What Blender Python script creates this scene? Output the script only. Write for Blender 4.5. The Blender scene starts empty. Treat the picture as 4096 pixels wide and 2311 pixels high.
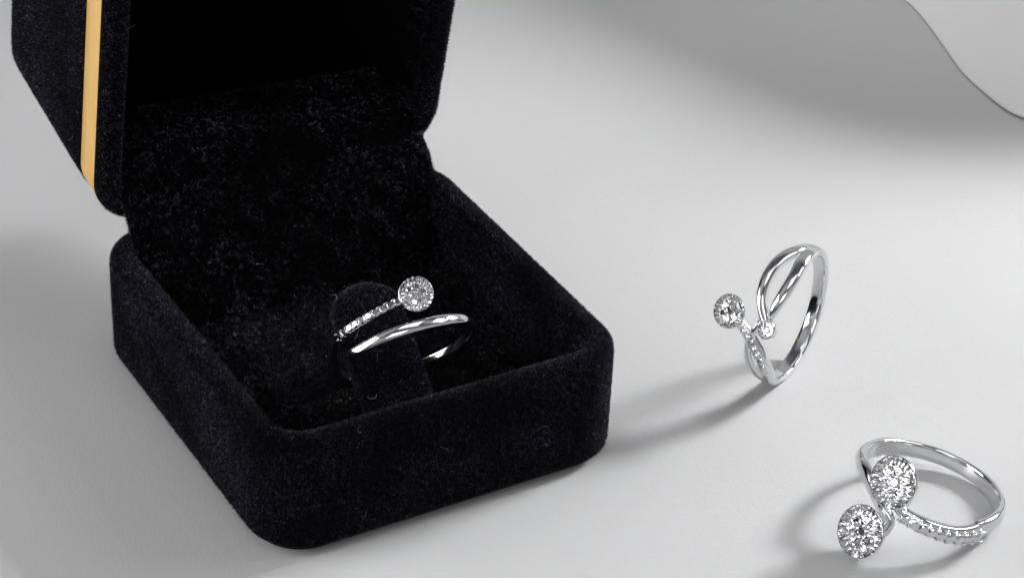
import bpy, bmesh, math, random
import numpy as np
from mathutils import Vector, Matrix
random.seed(7); rng = np.random.default_rng(11)
S = bpy.context.scene
COL = S.collection
R = math.radians
# ------------------------------------------------------------------ camera, world, lights, exposure (1 unit = 1 cm)
S.unit_settings.system = 'METRIC'; S.unit_settings.scale_length = 0.01
cam_d = bpy.data.cameras.new('camera'); cam = bpy.data.objects.new('camera', cam_d); COL.objects.link(cam); S.camera = cam
cam_d.sensor_width = 36.0; cam_d.lens = 2500.0 / 1024 * 36.0; cam_d.clip_start = 0.5; cam_d.clip_end = 2000
PITCH, CH, ROLL = 0.5710138728, 22.540203, 0.0488301
fw = Vector((0, math.cos(PITCH), -math.sin(PITCH))); rt = Vector((1, 0, 0)); up = rt.cross(fw)
r2 = rt * math.cos(ROLL) + up * math.sin(ROLL); u2 = -rt * math.sin(ROLL) + up * math.cos(ROLL)
M = Matrix((r2, u2, -fw)).transposed().to_4x4(); M.translation = (0, 0, CH); cam.matrix_world = M

LAZ = Vector((0.832, 0.555, 0)).normalized(); LEL = R(28)
TARGET = Vector((1.5, 33, 1))
def area(name, loc, tgt, sx, sy, power, col=(1, 1, 1)):
    l = bpy.data.lights.new(name, 'AREA'); l.shape = 'RECTANGLE'; l.size = sx; l.size_y = sy; l.energy = power; l.color = col
    o = bpy.data.objects.new(name, l); COL.objects.link(o); o.location = loc
    o.rotation_euler = (Vector(tgt) - Vector(loc)).to_track_quat('-Z', 'Y').to_euler(); return o
K = TARGET + (LAZ * math.cos(LEL) + Vector((0, 0, math.sin(LEL)))) * 88
key = area('key_softbox', K, (11.6, 40.2, 0), 20, 20, 3950); key.data.spread = R(28)
area('right_softbox', (34, 36, 34), (9, 34, 0), 16, 16, 3200)
area('overhead_softbox', (3, 24, 62), (3, 34, 0), 34, 30, 3700)
area('left_softbox', (-50, 20, 22), (2, 32, 1), 34, 40, 18500)
area('front_fill', (-6, -12, 40), (2, 31, 1), 30, 24, 3600)  # unseen fill behind the camera, added to brighten the boxed ring's cluster

world = bpy.data.worlds.new('World'); S.world = world; world.use_nodes = True
wn = world.node_tree.nodes; wl = world.node_tree.links
bg = wn['Background']; bg.inputs[1].default_value = 0.20
tc = wn.new('ShaderNodeTexCoord'); sep = wn.new('ShaderNodeSeparateXYZ'); wl.new(tc.outputs['Generated'], sep.inputs[0])
nz = wn.new('ShaderNodeTexNoise'); nz.inputs['Scale'].default_value = 1.6; nz.inputs['Detail'].default_value = 1.5
wl.new(tc.outputs['Generated'], nz.inputs['Vector'])
cr = wn.new('ShaderNodeValToRGB'); cr.color_ramp.elements[0].position = 0.41; cr.color_ramp.elements[1].position = 0.59
cr.color_ramp.elements[0].color = (0.34, 0.343, 0.36, 1); cr.color_ramp.elements[1].color = (1.6, 1.6, 1.62, 1)
wl.new(nz.outputs['Fac'], cr.inputs['Fac']); wl.new(cr.outputs['Color'], bg.inputs[0])

vs = S.view_settings; vs.view_transform = 'Standard'; vs.look = 'None'; vs.exposure = 0.0; vs.gamma = 1.0; vs.use_curve_mapping = False

# ------------------------------------------------------------------ materials
def mat(name, **kw):
    m = bpy.data.materials.new(name); m.use_nodes = True; b = m.node_tree.nodes['Principled BSDF']
    for k, v in kw.items():
        i = b.inputs[k.replace('_', ' ')]
        i.default_value = (*v, 1) if isinstance(v, tuple) and len(v) == 3 else v
    return m, m.node_tree.nodes, m.node_tree.links, b

def noise(n, l, scale, detail=2, coord='Object', rough=0.5, vec_scale=None):
    t = n.new('ShaderNodeTexCoord'); x = n.new('ShaderNodeTexNoise')
    x.inputs['Scale'].default_value = scale; x.inputs['Detail'].default_value = detail; x.inputs['Roughness'].default_value = rough
    if vec_scale:
        mp = n.new('ShaderNodeMapping'); mp.inputs['Scale'].default_value = vec_scale
        l.new(t.outputs[coord], mp.inputs[0]); l.new(mp.outputs[0], x.inputs['Vector'])
    else: l.new(t.outputs[coord], x.inputs['Vector'])
    return x

def ramp(n, l, src, p0, c0, p1, c1):
    r = n.new('ShaderNodeValToRGB'); e = r.color_ramp.elements
    e[0].position = p0; e[0].color = (*c0, 1); e[1].position = p1; e[1].color = (*c1, 1)
    l.new(src.outputs['Fac'], r.inputs['Fac']); return r

# table: matt pale grey leatherette with a fine grain
m_table, n, l, b = mat('grey_table', Roughness=0.42, Specular_IOR_Level=0.35)
big = noise(n, l, 0.09, 3); rp = ramp(n, l, big, 0.3, (0.55, 0.553, 0.56), 0.7, (0.59, 0.592, 0.598)); l.new(rp.outputs[0], b.inputs['Base Color'])
g1 = noise(n, l, 22, 3); g2 = noise(n, l, 7, 2)
mx = n.new('ShaderNodeMath'); mx.operation = 'MULTIPLY_ADD'; mx.inputs[1].default_value = 0.6; l.new(g2.outputs['Fac'], mx.inputs[0]); l.new(g1.outputs['Fac'], mx.inputs[2])
bp = n.new('ShaderNodeBump'); bp.inputs['Strength'].default_value = 0.35; bp.inputs['Distance'].default_value = 0.010
l.new(mx.outputs[0], bp.inputs['Height']); l.new(bp.outputs[0], b.inputs['Normal'])

m_sheet, n, l, b = mat('white_sheet', Base_Color=(0.86, 0.86, 0.865), Roughness=0.5, Specular_IOR_Level=0.3)

m_velvet, n, l, b = mat('black_velvet', Base_Color=(0.0022, 0.0022, 0.0034), Roughness=0.95, Specular_IOR_Level=0.05)
b.inputs['Sheen Weight'].default_value = 0.05; b.inputs['Sheen Roughness'].default_value = 0.35; b.inputs['Sheen Tint'].default_value = (0.75, 0.75, 1, 1)

def fibre_mat(name, c0, c1, p0, p1, spec):
    m, n, l, b = mat(name, Roughness=0.45, Specular_IOR_Level=spec)
    x = noise(n, l, 12.0, 3); r = ramp(n, l, x, p0, c0, p1, c1)
    y = noise(n, l, 0.75, 2); r2 = ramp(n, l, y, 0.36, (0.3, 0.3, 0.3), 0.64, (1.35, 1.35, 1.35))
    m0 = n.new('ShaderNodeMix'); m0.data_type = 'RGBA'; m0.blend_type = 'MULTIPLY'; m0.inputs[0].default_value = 1
    l.new(r.outputs[0], m0.inputs[6]); l.new(r2.outputs[0], m0.inputs[7])
    at = n.new('ShaderNodeAttribute'); at.attribute_name = 'tint'
    mm = n.new('ShaderNodeMix'); mm.data_type = 'RGBA'; mm.blend_type = 'MULTIPLY'; mm.inputs[0].default_value = 1
    l.new(m0.outputs[2], mm.inputs[6]); l.new(at.outputs['Fac'], mm.inputs[7]); l.new(mm.outputs[2], b.inputs['Base Color'])
    return m
m_fibre = fibre_mat('velvet_pile', (0.007, 0.007, 0.011), (0.058, 0.058, 0.088), 0.38, 0.68, 0.2)
m_fibre2 = fibre_mat('crushed_velvet_pile', (0.001, 0.001, 0.0015), (0.095, 0.095, 0.145), 0.48, 0.66, 0.2)

m_fibre3 = fibre_mat('holder_velvet_pile', (0.022, 0.022, 0.033), (0.10, 0.10, 0.145), 0.38, 0.66, 0.2)
m_fibre4 = fibre_mat('cushion_velvet_pile', (0.001, 0.001, 0.0015), (0.06, 0.06, 0.09), 0.48, 0.66, 0.2)  # crushed pile darkened for the cushion: shade inside the tray put into the colour
m_gold, n, l, b = mat('brushed_gold', Base_Color=(0.86, 0.52, 0.17), Metallic=0.35, Roughness=0.36)
x = noise(n, l, 5, 3, vec_scale=(8, 12, 0.25))
rp = ramp(n, l, x, 0.3, (0.98, 0.55, 0.14), 0.7, (1.0, 0.66, 0.22)); l.new(rp.outputs[0], b.inputs['Base Color'])

m_silver, n, l, b = mat('polished_white_gold', Base_Color=(0.93, 0.935, 0.95), Metallic=1.0, Roughness=0.10)
m_facet, n, l, b = mat('bright_cut_metal', Base_Color=(0.90, 0.90, 0.91), Metallic=1.0, Roughness=0.09)
m_gem, n, l, b = mat('diamond', Base_Color=(1, 1, 1), Roughness=0.0, IOR=2.3, Transmission_Weight=1.0)
gl = n.new('ShaderNodeBsdfGlossy'); gl.inputs['Color'].default_value = (0.97, 0.97, 0.98, 1); gl.inputs['Roughness'].default_value = 0.05
ms = n.new('ShaderNodeMixShader'); ms.inputs[0].default_value = 0.85; l.new(b.outputs[0], ms.inputs[1]); l.new(gl.outputs[0], ms.inputs[2])
l.new(ms.outputs[0], n['Material Output'].inputs[0])

# ------------------------------------------------------------------ helpers
def link_mesh(name, verts, faces, mats, parent=None, mat_idx=None, smooth=True):
    me = bpy.data.meshes.new(name); me.from_pydata([tuple(v) for v in verts], [], [tuple(f) for f in faces])
    for m in (mats if isinstance(mats, (list, tuple)) else [mats]): me.materials.append(m)
    if mat_idx is not None: me.polygons.foreach_set('material_index', mat_idx)
    me.polygons.foreach_set('use_smooth', [smooth] * len(me.polygons)); me.update()
    o = bpy.data.objects.new(name, me); COL.objects.link(o)
    if parent: o.parent = parent
    return o
def tag(o, label, cat, group=None):
    o['label'] = label; o['category'] = cat
    if group: o['group'] = group
def empty(name, loc, rz=0):
    e = bpy.data.objects.new(name, None); COL.objects.link(e); e.location = loc; e.rotation_euler = (0, 0, rz); e.empty_display_size = 0.5; return e

def rrect(W, Q, inset, r, nc=12, ns=14):
    """rounded rectangle, counter-clockwise, same number of points whatever the inset"""
    rr = max(r - inset, 0.06); x0, x1, y0, y1 = inset, W - inset, inset, Q - inset; P = []
    cs = [((x1 - rr, y0 + rr), -90), ((x1 - rr, y1 - rr), 0), ((x0 + rr, y1 - rr), 90), ((x0 + rr, y0 + rr), 180)]
    for i, ((cx, cy), a0) in enumerate(cs):
        for k in range(nc + 1):
            a = R(a0 + 90 * k / nc); P.append((cx + rr * math.cos(a), cy + rr * math.sin(a)))
        (nx, ny), a1 = cs[(i + 1) % 4]; ex, ey = P[-1]; a = R(a1); sx, sy = nx + rr * math.cos(a), ny + rr * math.sin(a)
        for k in range(1, ns): P.append((ex + (sx - ex) * k / ns, ey + (sy - ey) * k / ns))
    return P

def tray_geo(W, Q, r, prof, fmap):
    V, F = [], []; N = None
    for (i, h) in prof:
        P = rrect(W, Q, i, r); N = len(P); V += [fmap(p[0], p[1], h) for p in P]
    for j in range(len(prof) - 1):
        for k in range(N):
            a, b2 = j * N + k, j * N + (k + 1) % N; F.append((a, b2, b2 + N, a + N))
    F.append(tuple(reversed(range(N)))); F.append(tuple(range((len(prof) - 1) * N, len(prof) * N)))
    return V, F

def add_pile(o, density, length, width, lean, midx, skip=None, crush=0.0, seed=1, lint=0):
    """short velvet fibres rooted all over the surface of o, joined into the same mesh"""
    g = np.random.default_rng(seed)
    bm = bmesh.new(); bm.from_mesh(o.data); bmesh.ops.triangulate(bm, faces=bm.faces[:]); me = bpy.data.meshes.new('t'); bm.to_mesh(me); bm.free()
    nv = len(me.vertices); co = np.empty(nv * 3); me.vertices.foreach_get('co', co); co = co.reshape(-1, 3)
    nf = len(me.polygons); tri = np.empty(nf * 3, dtype=np.int64); me.polygons.foreach_get('vertices', tri); tri = tri.reshape(-1, 3)
    fn = np.empty(nf * 3); me.polygons.foreach_get('normal', fn); fn = fn.reshape(-1, 3)
    vn = np.empty(nv * 3); me.vertices.foreach_get('normal', vn); vn = vn.reshape(-1, 3); bpy.data.meshes.remove(me)
    A = 0.5 * np.linalg.norm(np.cross(co[tri[:, 1]] - co[tri[:, 0]], co[tri[:, 2]] - co[tri[:, 0]]), axis=1)
    cen = co[tri].mean(1); w = A * np.array([density if skip is None else density * skip(c, nn) for c, nn in zip(cen, fn)])
    cnt = int(w.sum()); pick = g.choice(nf, cnt, p=w / w.sum())
    u = g.random((cnt, 2)); fl = u.sum(1) > 1; u[fl] = 1 - u[fl]
    a, b_, c_ = co[tri[pick, 0]], co[tri[pick, 1]], co[tri[pick, 2]]
    P = a + (b_ - a) * u[:, :1] + (c_ - a) * u[:, 1:]
    wt = np.stack([1 - u.sum(1), u[:, 0], u[:, 1]], 1); Nn = (vn[tri[pick]] * wt[:, :, None]).sum(1)
    big = A[pick] > 0.12; Nn[big] = fn[pick][big]
    Nn = np.where((Nn * fn[pick]).sum(1)[:, None] < 0.3, fn[pick], Nn); Nn /= np.linalg.norm(Nn, axis=1)[:, None] + 1e-9
    rnd = g.normal(size=(cnt, 3)) * lean
    if crush:
        q = P * 5.2
        fld = np.stack([np.sin(q[:, 0] * 1.3 + 1.7 * np.sin(q[:, 1] * .9 + q[:, 2])), np.sin(q[:, 1] * 1.1 + 1.9 * np.sin(q[:, 2] * 1.2 + 2)), np.sin(q[:, 2] * 1.4 + 2.1 * np.sin(q[:, 0] + 1))], 1)
        q = P * 13.0
        fld += .6 * np.stack([np.sin(q[:, 1] + 2 * np.sin(q[:, 2] * .7)), np.sin(q[:, 2] + 2 * np.sin(q[:, 0] * .8)), np.sin(q[:, 0] + 2 * np.sin(q[:, 1] * .9))], 1)
        rnd += fld * crush
    D = Nn + rnd; D /= np.linalg.norm(D, axis=1)[:, None]
    flip = (D * Nn).sum(1) < 0.12; D[flip] = Nn[flip] * .6 + D[flip] * .5; D /= np.linalg.norm(D, axis=1)[:, None]
    side = np.cross(D, g.normal(size=(cnt, 3))); side /= np.linalg.norm(side, axis=1)[:, None]
    L = length * (0.55 + 0.9 * g.random((cnt, 1))); Wd = width * (0.6 + 0.8 * g.random((cnt, 1)))
    tip = P + D * L; v3 = np.concatenate([(P - side * Wd)[:, None], (P + side * Wd)[:, None], tip[:, None]], 1).reshape(-1, 3)
    tint = g.random(cnt) ** 4 * 3.2 + 0.22; tint[g.random(cnt) < 0.003] *= 5
    if lint:
        ex, tt_ = [], []
        for q in g.choice(np.nonzero((fn[pick][:, 2] > -0.3))[0], lint):
            nn = Nn[q]; t1 = np.cross(nn, g.normal(size=3)); t1 /= np.linalg.norm(t1); t2 = np.cross(nn, t1); ang = g.random() * 6.28; k = g.normal() * 9; st = 0.012 + g.random() * 0.014; p0 = P[q] + nn * length * 1.05
            for j in range(9):
                dd = t1 * math.cos(ang) + t2 * math.sin(ang); p1 = p0 + dd * st + nn * g.normal() * .004; sd = np.cross(dd, nn) * 0.0022
                ex += [p0 - sd, p0 + sd, p1 + sd, p0 - sd, p1 + sd, p1 - sd]; tt_ += [6.0, 6.0]; ang += k * st * 1.6 + g.normal() * .25; p0 = p1
        v3 = np.concatenate([v3, np.array(ex)]); tint = np.concatenate([tint, np.array(tt_)]); cnt += len(tt_)
    # rebuild mesh: surface + fibres
    src = o.data; V0 = np.empty(len(src.vertices) * 3); src.vertices.foreach_get('co', V0); n0 = len(src.vertices)
    nl0 = len(src.loops); lv = np.empty(nl0, dtype=np.int32); src.loops.foreach_get('vertex_index', lv)
    np0 = len(src.polygons); ls = np.empty(np0, dtype=np.int32); src.polygons.foreach_get('loop_start', ls)
    sm = np.ones(np0 + cnt, dtype=bool); sm[np0:] = False
    me = bpy.data.meshes.new(o.name); me.vertices.add(n0 + cnt * 3); me.vertices.foreach_set('co', np.concatenate([V0, v3.ravel()]))
    me.loops.add(nl0 + cnt * 3); me.loops.foreach_set('vertex_index', np.concatenate([lv, np.arange(cnt * 3, dtype=np.int32) + n0]))
    me.polygons.add(np0 + cnt); me.polygons.foreach_set('loop_start', np.concatenate([ls, nl0 + 3 * np.arange(cnt, dtype=np.int32)]))
    for m in src.materials: me.materials.append(m)
    me.materials.append(midx); mi = np.zeros(np0 + cnt, dtype=np.int32); mi[np0:] = len(me.materials) - 1
    me.polygons.foreach_set('material_index', mi); me.polygons.foreach_set('use_smooth', sm)
    at = me.attributes.new('tint', 'FLOAT', 'POINT'); at.data.foreach_set('value', np.concatenate([np.ones(n0), np.repeat(tint, 3)]))
    me.update(); me.validate(); old = o.data; o.data = me; bpy.data.meshes.remove(old)

# ------------------------------------------------------------------ setting
V = [(-160, -60, 0), (200, -60, 0), (200, 260, 0), (-160, 260, 0)]
t = link_mesh('table_top', V, [(0, 1, 2, 3)], m_table, smooth=False); t['kind'] = 'structure'

# white sheet with a wavy edge, flat on the table at its edge; the unseen curl further back is added to cast a shadow

edge = [(6.48, 49.59), (7.17, 48.18), (7.807, 46.818), (8.059, 46.109), (8.343, 44.891), (8.596, 43.72), (8.945, 42.807), (9.246, 42.195), (9.542, 41.869), (10.155, 41.425), (11.03, 41.05), (12.29, 40.80)]
shad = [(-6.0, 55.0), (-3.4, 49.0), (-1.4, 45.6), (0.4, 43.6), (2.1, 42.1), (3.4, 41.0), (4.6, 40.35), (5.83, 40.0), (7.66, 39.9), (9.34, 40.15), (10.82, 40.5), (12.41, 41.0)]
def spline(pts, n):
    P = np.array(pts, float); out = []
    Q = np.vstack([2 * P[0] - P[1], P, 2 * P[-1] - P[-2]]); m = len(P) - 1
    for j in range(n + 1):
        t = j / n * m; i = min(int(t), m - 1); t -= i; a, b, c, d = Q[i], Q[i + 1], Q[i + 2], Q[i + 3]
        out.append(0.5 * ((2 * b) + (c - a) * t + (2 * a - 5 * b + 4 * c - d) * t * t + (3 * b - a - 3 * c + d) * t ** 3))
    return np.array(out)
NU, NV, ZT = 88, 36, 5.85
E1 = spline(edge, NU); E2 = spline(shad, NU); E2 = E2 + (np.array([K.x, K.y]) - E2) * (ZT / K.z)
V, F = [], []
for lay in (0, 1):
    for j in range(NV + 1):
        v = j / NV
        for i in range(NU + 1):
            p = E1[i] * (1 - v) + E2[i] * v
            z = 0.012 + 0.13 * max(0, (i / NU - 0.45)) * (1 - 0.3 * v) + ZT * (v ** 1.9)
            V.append((p[0], p[1], z + (0.05 if lay == 0 else 0)))
W1 = NU + 1; off = (NV + 1) * W1
for j in range(NV):
    for i in range(NU):
        a = j * W1 + i; F.append((a, a + 1, a + 1 + W1, a + W1)); F.append((a + off, a + off + W1, a + off + W1 + 1, a + off + 1))
for i in range(NU): F.append((i, i + off, i + 1 + off, i + 1)); k = NV * W1 + i; F.append((k, k + 1, k + 1 + off, k + off))
for j in range(NV): k = j * W1; F.append((k, k + W1, k + W1 + off, k + off)); k += NU; F.append((k, k + off, k + W1 + off, k + W1))
sheet = link_mesh('paper_sheet', V, F, m_sheet)
tag(sheet, 'smooth white sheet with a wavy edge lying on the grey table top', 'sheet')
md = sheet.modifiers.new('edge', 'EDGE_SPLIT'); md.split_angle = R(50)

# ------------------------------------------------------------------ ring box (box frame: x along the front, y to the back, z up)
BX, BY, YAW = -3.187046, 27.441594, 0.547679
box = empty('ring_box', (BX, BY, 0), YAW)
tag(box, 'open black velvet ring box with a gold band round its lid', 'ring box')
W, Q, H, CR, T = 6.0, 6.49, 2.0, 0.84, 0.42
FLOOR = 0.62
def rim_prof(H, T, floor, rf=0.2, bot=0.22):
    P = [(0.5, 0.0), (bot, 0.0)]
    P += [(bot - bot * math.sin(R(a)), bot - bot * math.cos(R(a))) for a in (15, 30, 50, 70, 90)]
    k = 7
    for j in range(1, k + 1): P.append((0.0, bot + (H - rf - bot) * j / k))
    for a in (20, 40, 60, 80): P.append((rf - rf * math.cos(R(a)), H - rf + rf * math.sin(R(a))))
    for a in (80, 60, 40, 20, 0): P.append((T - rf + rf * math.cos(R(a)), H - rf + rf * math.sin(R(a))))
    for j in range(1, 6): P.append((T, H - rf + (floor - H + rf) * j / 5))
    P += [(T + 0.15, floor), (T + 0.5, floor)]
    return P
pb = rim_prof(H, T, FLOOR, 0.2, 0.26)
pb = [(0.6, 0.0), (0.17, 0.0), (0.15, 0.05), (0.145, 0.10), (0.09, 0.115), (0.04, 0.135), (0.012, 0.17), (0.0, 0.22)] + pb[7:]
V, F = tray_geo(W, Q, CR, pb, lambda p, q, h: (0.02 + p * (W - 0.11) / W, 0.02 + q * (Q - 0.05) / Q, h * 0.99))
tray = link_mesh('base_tray', V, F, m_velvet, box)
def sk_tray(c, n):
    if n[2] < -0.5 or c[2] < 0.11: return 0.0
    return 1.0 if c[2] > FLOOR + 0.02 else 0.6
add_pile(tray, 6000, 0.036, 0.0034, 0.5, m_fibre, sk_tray, seed=3, lint=45)

# velvet lining panel running from the tray up into the lid
A, YL, ZL = -0.216, 6.356, 2.06
ca, sa = math.cos(A), math.sin(A)
def lidmap(x, u, d): return (x, YL + u * sa + d * ca, ZL + u * ca - d * sa)
LD = 3.93
path = [(4.96, FLOOR - 0.02), (5.22, 1.0), (5.48, 1.5), (5.68, 1.88), (5.92, 2.3), (6.17, 2.7), (6.33, 2.88), (6.55, 3.0), (7.0, 3.05), (7.6, 3.1)]
V, F = [], []; xs0, xs1, nx = 0.42, 5.66, 60
for lay in (0, 1):
    for j, (y, z) in enumerate(path):
        cut = 0.0 if 2.0 < z < 3.0 else 0
        for i in range(nx + 1):
            x = xs0 + (xs1 - xs0) * i / nx; e = min(x - xs0, xs1 - x)
            dz = -0.18 * max(0, 1 - e / 0.22) ** 2 if z > 2.6 and j < 8 else 0
            dy = 0.035 * max(0, 1 - e / 0.07) ** 2
            rise = 0.22 * (1 - (x - xs0) / (xs1 - xs0)) * min(1, max(0, (z - 1.9) / 1.0))
            V.append((x, y + 0.57 * rise + (0.09 if lay else dy), z + rise + dz - (0.02 if lay and z > 3 else 0)))
w1 = nx + 1; off = len(path) * w1
for j in range(len(path) - 1):
    for i in range(nx):
        a = j * w1 + i; F.append((a, a + 1, a + 1 + w1, a + w1)); F.append((a + off, a + off + w1, a + off + w1 + 1, a + off + 1))
    a = j * w1; F.append((a, a + w1, a + w1 + off, a + off)); a += nx; F.append((a, a + off, a + w1 + off, a + w1))
for i in range(nx): F.append((i, i + off, i + 1 + off, i + 1)); k = (len(path) - 1) * w1 + i; F.append((k, k + 1, k + 1 + off, k + off))
panel = link_mesh('lining_panel', V, F, m_velvet, box)
add_pile(panel, 6500, 0.042, 0.0036, 0.28, m_fibre2, lambda c, n: 1.0 if n[1] < 0.5 else 0.2, crush=0.42, seed=5, lint=8)

# padded cushion on the floor of the tray
P = rrect(W, Q, T + 0.01, CR); c0 = (W / 2, Q / 2 - 0.0)
V, F = [], []; rings_n = [(0.0, 0.0), (0.05, 0.07), (0.14, 0.12), (0.3, 0.14), (0.6, 0.15), (1.0, 0.15), (1.5, 0.14), (2.0, 0.13)]
for (ins, z) in rings_n:
    PP = rrect(W, min(Q, 5.93 + T), T + 0.01 + ins, CR + 0.1); N = len(PP)
    V += [(x, y, FLOOR + 0.01 + z + 0.012 * math.sin(x * 3.1 + y * 2.2) * (ins > 0.2)) for x, y in PP]
for j in range(len(rings_n) - 1):
    for k in range(N): F.append((j * N + k, j * N + (k + 1) % N, (j + 1) * N + (k + 1) % N, (j + 1) * N + k))
F.append(tuple(range((len(rings_n) - 1) * N, len(rings_n) * N))); F.append(tuple(reversed(range(N))))
cush = link_mesh('cushion', V, F, m_velvet, box)
add_pile(cush, 5000, 0.042, 0.0036, 0.45, m_fibre4, lambda c, n: 1.0 if n[2] > 0.1 else 0.0, crush=0.3, seed=6)

# lid, hinged open
LR = 0.93; g0, g1, gd = 0.165, 0.71, 0.06
prof = rim_prof(LD, 0.42, 0.5, 0.15, 0.40)
i0 = max(i for i, p in enumerate(prof) if abs(p[0]) < 1e-9 and p[1] < LD - g1); i1 = next(i for i, p in enumerate(prof) if p[1] > LD - 0.148)
prof = prof[:i0 + 1] + [(0.0, LD - g1 - .02), (gd * .6, LD - g1), (gd, LD - g1 + .01), (gd, LD - g0 - .01), (gd * .6, LD - g0), (0.0, LD - g0 + 0.015)] + prof[i1:]
V, F = tray_geo(W, Q, LR, prof, lambda p, q, h: lidmap(0.01 + p * (W - 0.06) / W, 0.03 + q * (Q - 0.06) / Q, LD - h))
lid = link_mesh('lid', V, F, m_velvet, box)
nrm_front = Vector((0, -ca, sa))
def sk_lid(c, n):
    d = (c[1] - YL) * ca - (c[2] - ZL) * sa; u = (c[1] - YL) * sa + (c[2] - ZL) * ca
    inside = 0.43 < d and 0.41 < c[0] < W - 0.41 and 0.41 < u < Q - 0.41 and d < LD - 0.2
    if 0.10 < d < 0.71 and not (0.3 < c[0] < W - 0.3 and 0.3 < u < Q - 0.3): return 0.0
    return 0.0 if inside else (1.0 if d < 0.7 else 0.7)
add_pile(lid, 5500, 0.036, 0.0034, 0.5, m_fibre, sk_lid, seed=8, lint=30)

# gold band round the lid's side walls
gp = [(0.11, g1), (0.03, g1), (0.018, g1 - 0.02), (0.018, g0 + 0.02), (0.03, g0), (0.11, g0)]
V, F = [], []
for (i, d) in gp:
    PP = rrect(W, Q, i, LR, 16, 14); N = len(PP); V += [lidmap(x, u, d) for x, u in PP]
for j in range(len(gp)):
    for k in range(N):
        j2 = (j + 1) % len(gp); F.append((j * N + k, j2 * N + k, j2 * N + (k + 1) % N, j * N + (k + 1) % N))
gb = link_mesh('gold_band', V, F, m_gold, lid); gb['label'] = 'gold band round the black velvet lid'
gb.modifiers.new('split', 'EDGE_SPLIT').split_angle = R(35)

# ------------------------------------------------------------------ rings
def frame(az, el):
    a = np.array([math.cos(el) * math.cos(az), math.cos(el) * math.sin(az), math.sin(el)])
    e1 = np.cross([0, 0, 1], a); e1 /= np.linalg.norm(e1); return a, e1, np.cross(a, e1)
CAMP = np.array([0, 0, CH])

class Hoop:
    """a finger ring: everything on it is given by its angle phi round the hoop, offset s along its axis, and radius"""
    def __init__(self, C, az, el, rad, name, label, group):
        self.C = np.array(C); self.a, self.e1, self.e2 = frame(az, el); self.R = rad
        b = self.C.copy(); b[2] -= rad * math.hypot(self.e2[2], self.e1[2]); self.o = b
        self.root = empty(name, tuple(b)); tag(self.root, label, 'ring', group)
    wk = 1.0; tk = 1.0
    def rho(self, phi): p = R(phi); return self.e1 * math.cos(p) + self.e2 * math.sin(p)
    def pos(self, phi, s, dr=0.0): return self.C + self.a * s + self.rho(phi) * (self.R + dr) - self.o
    def sweep(self, keys, n=90, wk=None, name='band', material=None, closed=False):
        """keys: (phi, s, axial width, radial thickness, dr) ; D-shaped section, flat inside"""
        K = spline(keys, n); V, F = [], []; M_ = 30; K[:, 2] *= self.wk; K[:, 3] *= self.tk
        pts = np.array([self.pos(k[0], k[1], k[4]) for k in K])
        for j, k in enumerate(K):
            tan = pts[min(j + 1, n)] - pts[max(j - 1, 0)]; tan /= np.linalg.norm(tan) + 1e-9
            rho = self.rho(k[0]); b = np.cross(tan, rho); b /= np.linalg.norm(b); w, th = k[2] / 2, k[3] / 2
            for m in range(M_):
                t = 2 * math.pi * m / M_; c, s_ = math.cos(t), math.sin(t)
                x = math.copysign(abs(c) ** 0.75, c) * w; y = math.copysign(abs(s_) ** (0.85 if s_ > 0 else 0.45), s_) * th
                V.append(pts[j] + b * x + rho * y)
        for j in range(n):
            for m in range(M_):
                a, b2 = j * M_ + m, j * M_ + (m + 1) % M_; F.append((a, b2, b2 + M_, a + M_))
        F.append(tuple(reversed(range(M_)))); F.append(tuple(range(n * M_, (n + 1) * M_)))
        return V, F
    def add(self, name, parts, material, smooth=True, parent=None, bev=None):
        V, F = [], []
        for v, f in parts:
            o = len(V); V += list(v); F += [tuple(i + o for i in ff) for ff in f]
        bm = bmesh.new(); me = bpy.data.meshes.new(name)
        vs_ = [bm.verts.new(tuple(v)) for v in V]
        for f in F:
            try: bm.faces.new([vs_[i] for i in f])
            except ValueError: pass
        bmesh.ops.recalc_face_normals(bm, faces=bm.faces[:]); bm.to_mesh(me); bm.free(); me.materials.append(material)
        me.polygons.foreach_set('use_smooth', [smooth] * len(me.polygons)); me.update()
        o = bpy.data.objects.new(name, me); COL.objects.link(o); o.parent = parent or self.root
        if smooth: o.modifiers.new('split', 'EDGE_SPLIT').split_angle = R(60)
        return o

def basis(n):
    n = n / np.linalg.norm(n); x = np.cross([0.13, 0.2, 1], n); x /= np.linalg.norm(x); return x, np.cross(n, x), n
# brilliant-cut stone
def gem_geo():
    V, F = [], []
    for k in range(8): t = math.pi * k / 4; V.append((.60 * math.cos(t), .60 * math.sin(t), .26))
    for k in range(8): t = math.pi * (k + .5) / 4; V.append((1.02 * math.cos(t), 1.02 * math.sin(t), .0))
    for k in range(8): t = math.pi * (k + .5) / 4; V.append((1.02 * math.cos(t), 1.02 * math.sin(t), -.05))
    V.append((0, 0, -.8))
    F.append(tuple(range(8)))
    for k in range(8):
        k1 = (k + 1) % 8
        F.append((k, 8 + k, k1)); F.append((k1, 8 + k, 8 + k1)); F.append((8 + k, 16 + k, 16 + k1, 8 + k1)); F.append((16 + k, 24, 16 + k1))
    return V, F
gv, gf = gem_geo(); gem_me = bpy.data.meshes.new('gemstone'); bm = bmesh.new(); q = [bm.verts.new(v) for v in gv]
for f in gf: bm.faces.new([q[i] for i in f])
bmesh.ops.recalc_face_normals(bm, faces=bm.faces[:]); bm.to_mesh(gem_me); bm.free(); gem_me.materials.append(m_gem)
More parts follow.
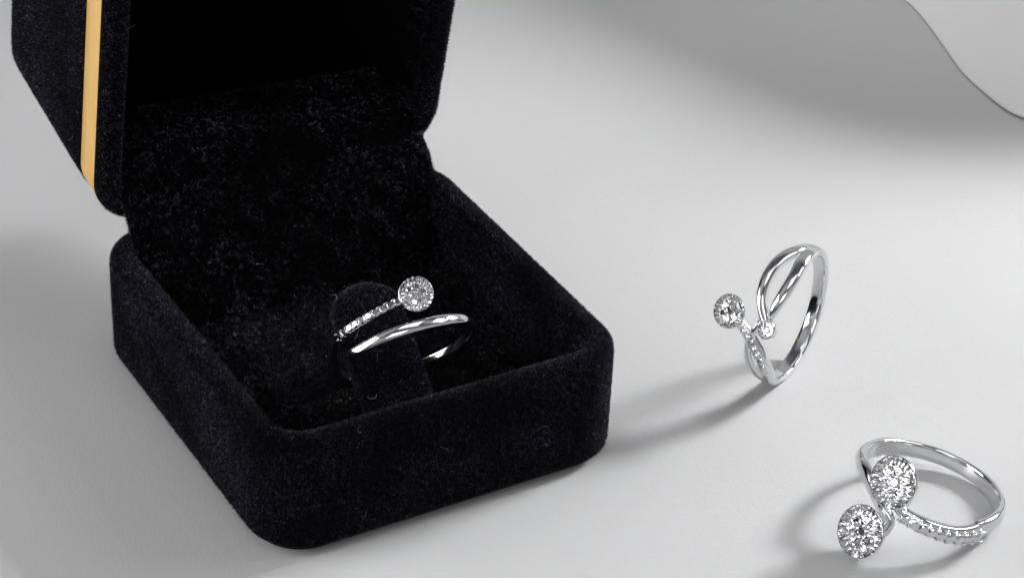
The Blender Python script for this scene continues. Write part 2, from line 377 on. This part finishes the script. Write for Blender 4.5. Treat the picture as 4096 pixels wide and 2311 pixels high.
def gem(parent, p, n, r, spin=0.0):
    o = bpy.data.objects.new('gemstone', gem_me); COL.objects.link(o); o.parent = parent
    n = np.array(n) / np.linalg.norm(n) + rng.normal(size=3) * 0.07; x, y, z = basis(n); c, s = math.cos(spin), math.sin(spin); x, y = x * c + y * s, -x * s + y * c
    Mx = Matrix((Vector(x), Vector(y), Vector(z))).transposed().to_4x4() @ Matrix.Diagonal((r, r, r, 1)); Mx.translation = Vector(p); o.matrix_local = Mx
    return o
def bead(p, r, n=(0, 0, 1), st=1.0):
    V, F = [], []; x, y, z = basis(np.array(n, float)); N1, N2 = 8, 5
    for j in range(N2 + 1):
        t = math.pi * j / N2
        for k in range(N1): a = 2 * math.pi * k / N1; V.append(p + r * (math.sin(t) * (math.cos(a) * x + math.sin(a) * y) + st * math.cos(t) * z))
    for j in range(N2):
        for k in range(N1): F.append((j * N1 + k, j * N1 + (k + 1) % N1, (j + 1) * N1 + (k + 1) % N1, (j + 1) * N1 + k))
    return V, F

def stone_arm(h, keys, ngem, rg, pitch_edge=0.0, u0=0.05, u1=0.97):
    """row of pave stones on top of a band; returns prong geometry"""
    K = spline(keys, 200); P = np.array([h.pos(k[0], k[1], k[4] + k[3] / 2) for k in K])
    parts = []
    L = np.concatenate([[0], np.cumsum(np.linalg.norm(np.diff(P, axis=0), axis=1))]); tot = L[-1]
    for i in range(ngem + 1):
        for half, kind in ((0.0, 'p'), (0.5, 'g')):
            d = (u0 + (u1 - u0) * (i + half) / ngem) * tot
            if kind == 'g' and i == ngem: continue
            j = int(np.searchsorted(L, d)); j = min(max(j, 1), 199); rho = h.rho(K[j][0]); tan = P[j + 1] - P[j - 1]; tan /= np.linalg.norm(tan)
            b = np.cross(tan, rho)
            if kind == 'g': gem(h.root, P[j] + rho * rg * 0.42, rho, rg, random.random() * 3)
            else:
                for sg in (-1, 1):
                    c = P[j] + b * sg * (K[j][2] / 2 * 0.74) + rho * rg * 0.22
                    parts.append(bead(c + rho * 0.01 + tan * rg * 0.17, rg * 0.27, rho, 1.7)); parts.append(bead(c + rho * 0.01 - tan * rg * 0.17, rg * 0.27, rho, 1.7))
                    parts.append(bead(c - rho * rg * 0.9, rg * 0.36, rho, 2.6))
    return parts

def head(h, P, n, rad, layout, depth=0.30, nfac=22, taper=0.72, grc=None):
    """round cluster head: cup, bright-cut scalloped rim, stones in a shallow dish"""
    x, y, z = basis(n); P = np.array(P); N = 64
    pr_ = [(0.30, -depth), (taper * .82, -depth * .9), (taper, -depth * .72), (taper + .07, -depth * .62), (taper + .06, -depth * .52), (0.93, -0.035), (1.0, -0.02), (1.0, 0.01), (0.965, 0.018)]
    V, F = [], []
    for (r_, d) in pr_:
        for k in range(N): t = 2 * math.pi * k / N; V.append(P + (x * math.cos(t) + y * math.sin(t)) * r_ * rad + z * d)
    for j in range(len(pr_) - 1):
        for k in range(N): F.append((j * N + k, j * N + (k + 1) % N, (j + 1) * N + (k + 1) % N, (j + 1) * N + k))
    F.append(tuple(range(N)))
    cup = h.add('setting', [(V, F)], m_silver)
    # scalloped bright-cut ring: alternating raised and cut facets falling inwards
    V, F = [], []; M2 = nfac * 2
    for k in range(M2):
        t = 2 * math.pi * k / M2; e = k % 2; c = x * math.cos(t) + y * math.sin(t)
        V.append(P + c * rad * 0.966 + z * (0.016 if e else -0.02)); V.append(P + c * rad * (0.70 if e else 0.80) + z * (-0.055 if e else -0.075) * rad / .3); V.append(P + c * rad * 0.62 - z * 0.06 * rad / .3)
    for k in range(M2):
        a, b2 = 3 * k, 3 * ((k + 1) % M2); F += [(a, b2, a + 1), (b2, b2 + 1, a + 1), (a + 1, b2 + 1, b2 + 2), (a + 1, b2 + 2, a + 2)]
    F.append(tuple(3 * k + 2 for k in range(M2)))
    parts = [(V, F)]
    for (gr, num, gs, a0) in layout:
        for k in range(num):
            t = 2 * math.pi * (k + a0) / max(num, 1); c = x * math.cos(t) + y * math.sin(t)
            gem(cup, P + c * gr * rad - z * 0.035 * rad / .3, z + c * 0.08, gs * rad, random.random() * 3)
            if gr > 0.05:
                t2 = 2 * math.pi * (k + a0 + .5) / num
                for rr_, bs in ((gr * 0.60, .062), (gr * 1.22, .07)):
                    c2 = x * math.cos(t2) + y * math.sin(t2); parts.append(bead(P + c2 * rr_ * rad - z * 0.012, bs * rad, z, 1.2))
                parts.append(bead(P + c * (gr + gs * 1.02) * rad - z * 0.012, .055 * rad, z, 1.2))
    fr = h.add('bright_cut_rim', parts, m_facet, smooth=False, parent=cup)
    return cup
def facing(P, left, upw=0.0):
    """direction from P to the lens turned by so many degrees to the left and up"""
    v = (CAMP - P) / np.linalg.norm(CAMP - P); x = np.cross(v, [0, 0, 1]); x /= np.linalg.norm(x); y = np.cross(x, v)
    n = v + x * math.tan(R(left)) * (1 if x[0] < 0 else -1) + y * math.tan(R(upw)); return n / np.linalg.norm(n)
def headn(h, phi, tocam, P, side=None):
    n = h.rho(phi) + tocam * ((CAMP - (P + h.o)) / np.linalg.norm(CAMP - (P + h.o)))
    if side is not None: n = n + np.array(side)
    return n

# --- ring in the box: coil ring with a stone-set arm ending in a round cluster
h1 = Hoop((-1.55, 30.908, 1.5), 2.05952, 0.641555, 1.072, 'bypass_ring', 'silver coil ring with one round diamond cluster, inside the open black velvet box', 'diamond rings')
w, th_ = 0.17, 0.14
back = [(-200, 0.01, w, .11, 0), (-180, 0.0, w, .11, 0), (-150, 0.0, w, .11, 0), (-120, 0.0, w, .11, 0), (-90, 0.0, w, .11, 0), (-60, 0.02, w, .11, 0), (-40, 0.06, w, .11, 0), (-20, .16, w, .11, 0), (0, .29, w, .11, 0), (14, .325, .13, .11, 0), (30, .343, .11, .08, 0), (50, .371, .11, .08, 0), (69, .414, .11, .08, 0), (82, .44, .10, .08, .02), (89, .45, .08, .06, .05)]
front = [(12, 0.05, .03, .03, -.02), (16, 0.035, .09, .07, -.01), (26, 0.005, .17, .14, 0), (40, -.012, .195, .15, 0), (60, 0.0, .20, .15, 0), (90, 0, .20, .15, 0), (120, 0, .195, .15, 0), (140, 0, .19, .14, 0), (160, 0.005, w, .11, 0)]
arm1 = [(15, .325, .125, .10, .005), (30, .343, .12, .09, .01), (50, .371, .12, .09, .01), (69, .414, .12, .09, .01), (80, .44, .12, .09, .02)]
pr1 = stone_arm(h1, arm1, 10, 0.066, u0=0.06)
coil = front + [(p + 360, a_, b_, c_, d_) for p, a_, b_, c_, d_ in back[1:]]
bb = h1.add('band', [h1.sweep(coil, 260), h1.sweep(arm1, 60)] + pr1, m_silver)
P = h1.pos(89.2, .445, .13)
CL = [(0.0, 1, .22, 0), (0.455, 6, .215, 0.5)]
head(h1, P, headn(h1, 90.8, 1.6, P), 0.262, CL, 0.2)

# --- standing ring
h2 = Hoop((4.3892, 32.9606, 1.1436), 2.6138, -0.0094, 1.0739, 'bypass_ring', 'silver split band ring standing upright on the table, one large and one small diamond cluster', 'diamond rings')
h2.wk = 1.28; h2.tk = 1.15
full = [(118, -.03, .24, .13, 0), (135, -.03, .22, .12, 0), (160, -.01, .20, .11, 0), (190, 0, .19, .11, 0), (220, 0, .19, .11, 0), (250, 0, .19, .11, 0), (280, 0, .19, .11, 0), (300, -.02, .20, .11, 0), (312, -.03, .22, .12, 0), (318, -.03, .22, .12, 0)]
sA = [(126, -.01, .16, .12, 0), (114, .01, .15, .12, 0), (96, .085, .13, .12, 0), (77, .18, .125, .12, 0), (60, .205, .12, .12, 0), (46, .182, .11, .12, 0), (36, .125, .10, .11, 0), (28, .045, .10, .10, 0), (22, -.03, .09, .10, .01), (17, -.09, .08, .09, .03)]
sB = [(126, -.05, .16, .12, 0), (114, -.08, .15, .12, 0), (90, -.13, .14, .13, 0), (67, -.18, .13, .13, 0), (49, -.156, .12, .12, 0), (36.6, -.11, .10, .10, -.01), (28, -.085, .08, .08, -.03), (22, -.08, .06, .06, -.04)]
sD = [(22, .06, .05, .06, -.04), (16, .102, .08, .09, -.02), (6, .15, .09, .10, 0), (-6, .179, .10, .11, 0), (-20, .164, .12, .11, 0), (-33, .104, .14, .11, 0), (-46, .0, .16, .12, 0), (-58, -.03, .18, .12, 0)]
sS = [(22, .50, .05, .06, .03), (17, .40, .09, .10, .01), (12.7, .31, .115, .12, 0), (8, .196, .12, .13, 0), (1, .094, .125, .13, 0), (-6, .0, .13, .13, 0), (-15, -.08, .135, .13, 0), (-28, -.13, .15, .13, 0), (-42, -.09, .18, .12, 0), (-58, -.05, .18, .12, 0)]
aS = [(17, .40, .11, .13, .005), (12.7, .30, .12, .13, .005), (8, .196, .125, .13, .005), (1, .094, .13, .13, .005), (-6, .0, .13, .13, .005), (-15, -.08, .13, .13, .005), (-27, -.125, .13, .12, .005)]
pr2 = stone_arm(h2, [(k[0], k[1], k[2] * 0.98, k[3] * 1.15, k[4]) for k in aS], 9, 0.056)
sA = [(k[0], k[1], k[2] * 1.25, k[3] * 1.1, k[4]) for k in sA]; sB = [(k[0], k[1], k[2] * (1.25 if k[0] > 35 else 1), k[3] * 1.05, k[4]) for k in sB]
main2 = sB[::-1] + full[1:-2] + [(p + 360, a_, b_, c_, d_) for p, a_, b_, c_, d_ in sS[::-1]]
h2.add('band', [h2.sweep(main2, 300), h2.sweep([(140, -.03, .10, .07, -.01)] + sA, 80), h2.sweep(sD + [(-72, -.03, .10, .07, -.01)], 60)] + pr2, m_silver)
P = h2.pos(22.2, .547, .12); head(h2, P, facing(P + h2.o, 28), 0.27, CL, 0.22)
P = h2.pos(18.2, -.119, .12); head(h2, P, facing(P + h2.o, 32), 0.152, [(0, 1, .36, 0), (.62, 8, .13, 0)], 0.22, 12)

# --- lying ring, lower right
h3 = Hoop((6.2965, 29.6339, .3862), .4715, 1.3415, 1.083, 'bypass_ring', 'silver ring with two large round diamond clusters, lying on the grey table', 'diamond rings')
h3.wk = 1.25; h3.tk = 1.15
P3 = np.array((5.1737, 28.4813, .40)); n3 = facing(P3, 33, -4)
def onhoop(p, h):
    q = p - h.C; r_ = math.hypot(q @ h.e1, q @ h.e2); return (math.degrees(math.atan2(q @ h.e2, q @ h.e1)), q @ h.a, r_ - h.R)
ARM_END = [(*onhoop(P3 - n3 * .34 + np.array((.10, .03, .02)), h3)[:2], .20, .17, onhoop(P3 - n3 * .34 + np.array((.10, .03, .02)), h3)[2]), (*onhoop(P3 - n3 * .22, h3)[:2], .20, .18, onhoop(P3 - n3 * .22, h3)[2])]
far = [(-172, .0, .22, .13, 0), (-150, .02, .24, .13, 0), (-130, .01, .23, .12, 0), (-100, 0, .21, .11, 0), (-70, 0, .20, .11, 0), (-45, 0, .20, .11, 0), (-20, 0, .21, .11, 0), (4, .02, .23, .12, 0), (25, .05, .24, .13, 0), (45, .10, .22, .14, 0), (60, .14, .20, .14, 0), (76, .16, .18, .13, 0), (88, .1, .16, .13, 0), (98, .0, .15, .13, 0), (107, -.10, .14, .13, 0), (115, -.21, .15, .13, .01)] + ARM_END
near = [(-165, .0, .22, .13, 0), (-172, -.02, .22, .13, 0), (178, -.06, .21, .14, 0), (168, -.075, .20, .14, 0), (158, -.07, .19, .14, 0), (149, -.055, .18, .14, 0), (139, -.03, .17, .14, 0), (130, -.01, .16, .13, 0), (122, .03, .14, .12, 0), (116, .10, .12, .10, .02), (112, .2, .10, .10, .04), (110, .33, .10, .1, .06)]
near = [(p if p > 0 else p + 360, s, a, b_, c) for p, s, a, b_, c in near]
a3 = [(190, -.05, .17, .14, .004), (180, -.075, .17, .14, .004), (168, -.092, .165, .14, .004), (158, -.087, .16, .14, .004), (149, -.07, .155, .14, .004), (139, -.045, .15, .14, .004), (130, -.02, .145, .13, .004), (122, .01, .14, .12, .004)]
pr3 = stone_arm(h3, [(k[0], k[1], k[2] * 1.3, k[3] * 1.15, k[4] + .004) for k in a3], 9, 0.084)
main3 = near[::-1][:-1] + [(p + 360, a_, b_, c_, d_) for p, a_, b_, c_, d_ in far]
h3.add('band', [h3.sweep(main3, 340)] + pr3, m_silver)
CL3 = [(0.0, 1, .215, 0), (0.44, 6, .205, 0.5), (0.675, 6, .085, 0)]
P = h3.pos(112, .475, .20); head(h3, P, facing(P + h3.o, 33, -6), 0.395, CL3, 0.26, 24)
head(h3, P3 - h3.o, n3, 0.395, CL3, 0.25, 24)

# --- velvet ring holder: round-topped tongue leaning back, the coil ring sits round it
def boxloc(p):
    d = Vector(p) - Vector((BX, BY, 0)); c, s = math.cos(YAW), math.sin(YAW); return (d.x * c + d.y * s, -d.x * s + d.y * c, d.z)
V, F = [], []; hw, tt = 0.53, 0.17; ecen = 0.40; top = 1.12; bot = -1.45
out = [(-hw, bot)] + [(-hw, bot + (top - hw * .75 - bot) * k / 14) for k in range(1, 15)]
for k in range(1, 16): t = math.pi - math.pi * k / 16; out.append((hw * math.cos(t), top - hw * .75 + hw * .75 * math.sin(t)))
out += [(hw, bot + (top - hw * .75 - bot) * k / 14) for k in range(14, -1, -1)]
lay = [(0.0, -tt), (-.05, -tt - .03), (-.02, -tt * .9)]
secs = [(0.86, -tt), (0.95, -tt * .85), (1.0, -tt * .5), (1.0, tt * .5), (0.95, tt * .85), (0.86, tt)]
for (sc, n_) in secs:
    for (e, a_) in out:
        aa = a_ if a_ < 0 else a_ * (1 - (1 - sc) * .45)
        V.append(boxloc(h1.C + h1.a * aa + h1.e1 * (ecen + e * sc) + h1.e2 * (n_ + 0.06)))
N = len(out)
for j in range(len(secs) - 1):
    for k in range(N): F.append((j * N + k, j * N + (k + 1) % N, (j + 1) * N + (k + 1) % N, (j + 1) * N + k))
F.append(tuple(reversed(range(N)))); F.append(tuple(range((len(secs) - 1) * N, len(secs) * N)))
tong = link_mesh('ring_holder', V, F, m_velvet, box)
add_pile(tong, 6500, 0.036, 0.0036, 0.5, m_fibre3, seed=12, lint=8)
